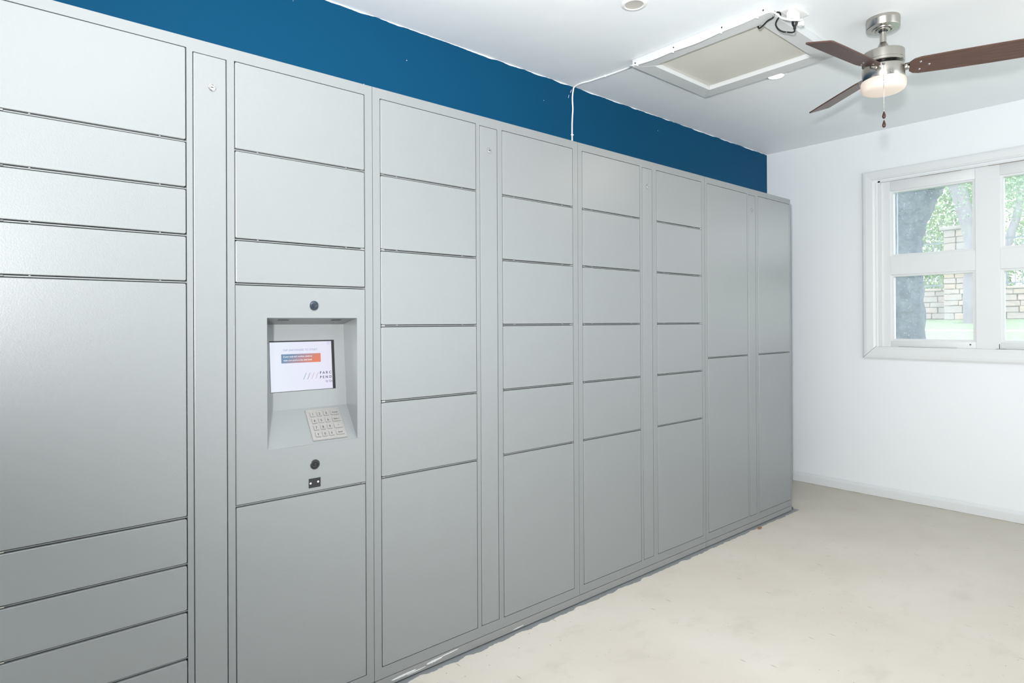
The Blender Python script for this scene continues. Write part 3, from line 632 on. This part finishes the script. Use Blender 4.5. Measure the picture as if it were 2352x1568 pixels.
# ------------------------------------------------------------------ outside
GX = [(W+T, .62), (8, .78), (14.1, 1.02), (14.6, 1.03), (18, 1.25), (60, 1.35)]
def gz(x):
    for (a, za), (b, zb_) in zip(GX, GX[1:]):
        if x <= b: return za+(zb_-za)*(x-a)/(b-a)
    return GX[-1][1]
def strip(name, x0, x1, m, dz=0):
    bm = bmesh.new(); pr_ = None
    xs_ = sorted({x0, x1, *[x for x, z in GX if x0 < x < x1]})
    for x in xs_:
        r_ = [bm.verts.new((x, y, gz(x)+dz)) for y in (-12, 30)]+[bm.verts.new((x, y, gz(x)-.4)) for y in (30, -12)]
        if pr_:
            for i in range(4): bm.faces.new((pr_[i], pr_[(i+1) % 4], r_[(i+1) % 4], r_[i]))
        else: bm.faces.new(r_)
        pr_ = r_
    bm.faces.new(pr_[::-1]); return finish(bm, name, m)
lawn = struct(strip('lawn', W+T+.01, 60, M['grass'])); struct(strip('garden_path', 14.0, 14.45, M['path'], .012))
def tree(name, label, base, path, rad, m, foliage, lm, group=None, nleaf=2200, ls=.13):
    t = thing(name, label, 'tree', base, group)
    bm = bmesh.new(); P = smooth_path(path, 6); nseg = 18
    tube(bm, P, rad, nseg)
    for v in bm.verts:
        v.co += Vector((random.uniform(-1, 1), random.uniform(-1, 1), 0))*.02*rad(0)*2
    finish(bm, 'trunk', m, t, smooth=True)
    if foliage:
        bm = bmesh.new()
        for _ in range(nleaf):
            cx, cy_, cz_, rx, rz = random.choice(foliage)
            th, ph, q = random.uniform(0, 2*PI), math.acos(random.uniform(-1, 1)), random.random()**.4
            p = Vector((cx+rx*q*math.sin(ph)*math.cos(th), cy_+rx*q*math.sin(ph)*math.sin(th), cz_+rz*q*math.cos(ph)))
            a = Vector((random.gauss(0, 1), random.gauss(0, 1), random.gauss(0, 1))).normalized()*ls; b = a.orthogonal().normalized()*ls*.55
            if random.random() < .5: b = a.cross(b).normalized()*ls*.55
            vs = [bm.verts.new(p+q_) for q_ in (-a, b, a, -b)]; bm.faces.new(vs)
        f = finish(bm, 'foliage', lm, t); f['kind'] = 'stuff'
    return t
tree('oak_tree', 'thick dark-barked tree trunk leaning right, close outside the window', (8, 2.62, gz(8)-.05),
     [(0, 0, -.1), (0, 0, .5), (0, .01, 1.1), (0, 0, 1.5), (0, -.07, 1.85), (0, -.22, 2.2), (0, -.50, 2.7), (0, -.9, 3.3), (0, -1.4, 4.2)], lambda t: .375-.02*t if t < .35 else .368+.06*math.sin((t-.35)*4) , M['bark'],
     [(0, -1.2, 5.5, 2.2, 1.2)], M['leaves'][0])
# stone wall with pillar, stone by stone
sw_ = thing('stone_wall', 'low pale limestone garden wall across the lawn', 'wall', (18, 4.2, gz(18)))
boxes('mortar_core', [(.04, .26, -2.6, 2.4, -.1, .66)], M['mortar'], sw_)
rows_ = [.0, .15, .29, .42, .57, .70]
shared = {}
def stone(parent, x, y0, y1, z0, z1, d=.07, w2=None):
    bm = bmesh.new(); jit = lambda s: random.uniform(-s, s)
    box(bm, x, x+d, y0+.008, y1-.008, z0+.006, z1-.006)
    bmesh.ops.bevel(bm, geom=list(bm.edges), offset=.012, segments=1, affect='EDGES')
    for v in bm.verts: v.co += Vector((jit(.008), jit(.008), jit(.006)))
    finish(bm, 'stone', random.choice(M['stone']), parent)
for za, zb_ in zip(rows_, rows_[1:]):
    y = -2.6+random.uniform(-.2, 0)
    while y < 2.3:
        L_ = random.uniform(.28, .62); stone(sw_, -.03+random.uniform(-.012, .012), y, y+L_, za, zb_); y += L_
y = -2.6
while y < 2.3:
    L_ = random.uniform(.5, .7); bm = bmesh.new(); box(bm, -.06, .36, y+.005, y+L_-.005, .70, .76); bmesh.ops.bevel(bm, geom=list(bm.edges), offset=.012, segments=1, affect='EDGES'); finish(bm, 'coping_stone', M['stone'][0], sw_); y += L_
pl = thing('stone_pillar', 'tall pale limestone gate pillar with capstone between fence runs', 'pillar', (17.75, 4.25, gz(17.75)))
boxes('mortar_core', [(.03, .57, -.27, .27, -.1, 2.1)], M['mortar'], pl)
z = 0
while z < 2.05:
    h_ = random.uniform(.12, .19); c_ = random.uniform(-.1, .1)
    for ya, yb in ((-.31, c_), (c_, .31)): stone(pl, -.03, ya, yb, z, z+h_, .08)
    bm = bmesh.new(); box(bm, .05, .6, -.31, -.25, z+.005, z+h_-.005); finish(bm, 'stone', M['stone'][1], pl)
    bm = bmesh.new(); box(bm, .05, .6, .25, .31, z+.005, z+h_-.005); finish(bm, 'stone', M['stone'][1], pl)
    z += h_
boxes('capstone', [(-.09, .69, -.38, .38, z, z+.09)], M['stone'][2], pl, bev=.02)
def iron_fence(label, ya, yb, gap):
    t = thing('iron_fence', label, 'fence', (18.1, (ya+yb)/2, gz(18)+.76), 'iron fence runs on the stone wall')
    h = (yb-ya)/2
    for z_ in (.08, 1.13): boxes('rail', [(-.012, .012, -h, h, z_-.016, z_+.016)], M['iron'], t)
    k = int((yb-ya)/.125); me = None
    for i in range(k+1):
        y = -h+.02+i*(2*h-.04)/k
        if me is None:
            bm = bmesh.new(); box(bm, -.008, .008, -.008, .008, 0, 1.24)
            vs = [bm.verts.new(q) for q in ((-.012, -.012, 1.24), (.012, -.012, 1.24), (.012, .012, 1.24), (-.012, .012, 1.24), (0, 0, 1.33))]
            bm.faces.new(vs[:4])
            for q in range(4): bm.faces.new((vs[q], vs[(q+1) % 4], vs[4]))
            o = finish(bm, 'picket', M['iron'], t); me = o.data
        else: o = bpy.data.objects.new('picket', me); C.objects.link(o); o.parent = t
        o.location = (0, y, 0)
iron_fence('black iron fence run left of the stone pillar, partly behind the near trunk', 4.58, 6.5, 0)
iron_fence('black iron fence run right of the stone pillar, seen in the right panes', 1.8, 3.92, 0)
tree('street_tree', 'pale straight tree trunk in front of the stone pillar', (16.6, 3.70, gz(16.6)-.05), [(0, 0, -.05), (0, 0, .1), (0, .03, .9), (0, .02, 1.8), (0, .2, 2.7), (0, .42, 3.6), (0, .6, 5)], lambda t: .24-.09*min(t*2.5, 1) , M['bark2'],
     [(.2, -.2, 2.9, .9, .8), (0, .1, 4.3, 1.2, .9), (.3, -.7, 3.6, .7, .9)], M['leaves'][1], nleaf=4200, ls=.036)
tree('garden_tree', 'slim leaning tree trunk in the upper right pane', (21.2, 4.10, gz(21.2)-.05), [(0, 0, -.05), (0, 0, .8), (0, -.02, 1.6), (0, -.18, 2.3), (0, -.33, 2.8), (0, -.45, 3.6), (0, -.6, 5)], lambda t: .12-.035*t, M['bark2'],
     [(.4, -.2, 3.4, 1.0, .8), (.3, -.9, 2.6, .6, .7)], M['leaves'][0], nleaf=2000, ls=.045)
bk_labels = ['broad pale green tree beyond the fence, behind the pillar', 'pale green tree beyond the fence, behind the left fence run', 'green tree far beyond the fence, behind the leaning trunk', 'distant green tree filling the gap right of the pillar']
for i, (x, y, hgt) in enumerate(((24, 5.6, 0), (24, 9.6, 1), (24, 1.7, 0), (34, 4.6, 2))):
    tree('background_tree', bk_labels[i], (x, y, gz(x)-.05), [(0, 0, 0), (0, .05, 1), (0, 0, 2.5), (0, .1, 4)], lambda t: .16-.05*t, M['bark2'],
         [(0, 0, 2.0, 1.5, 1.2), (.3, .6, 3.4, 1.6, 1.2), (-.2, -.6, 4.6, 1.5, 1.3), (0, 0, 1.0, 1.3, .8)], M['leaves'][i % 3], 'trees beyond the iron fence', 9000, .075)
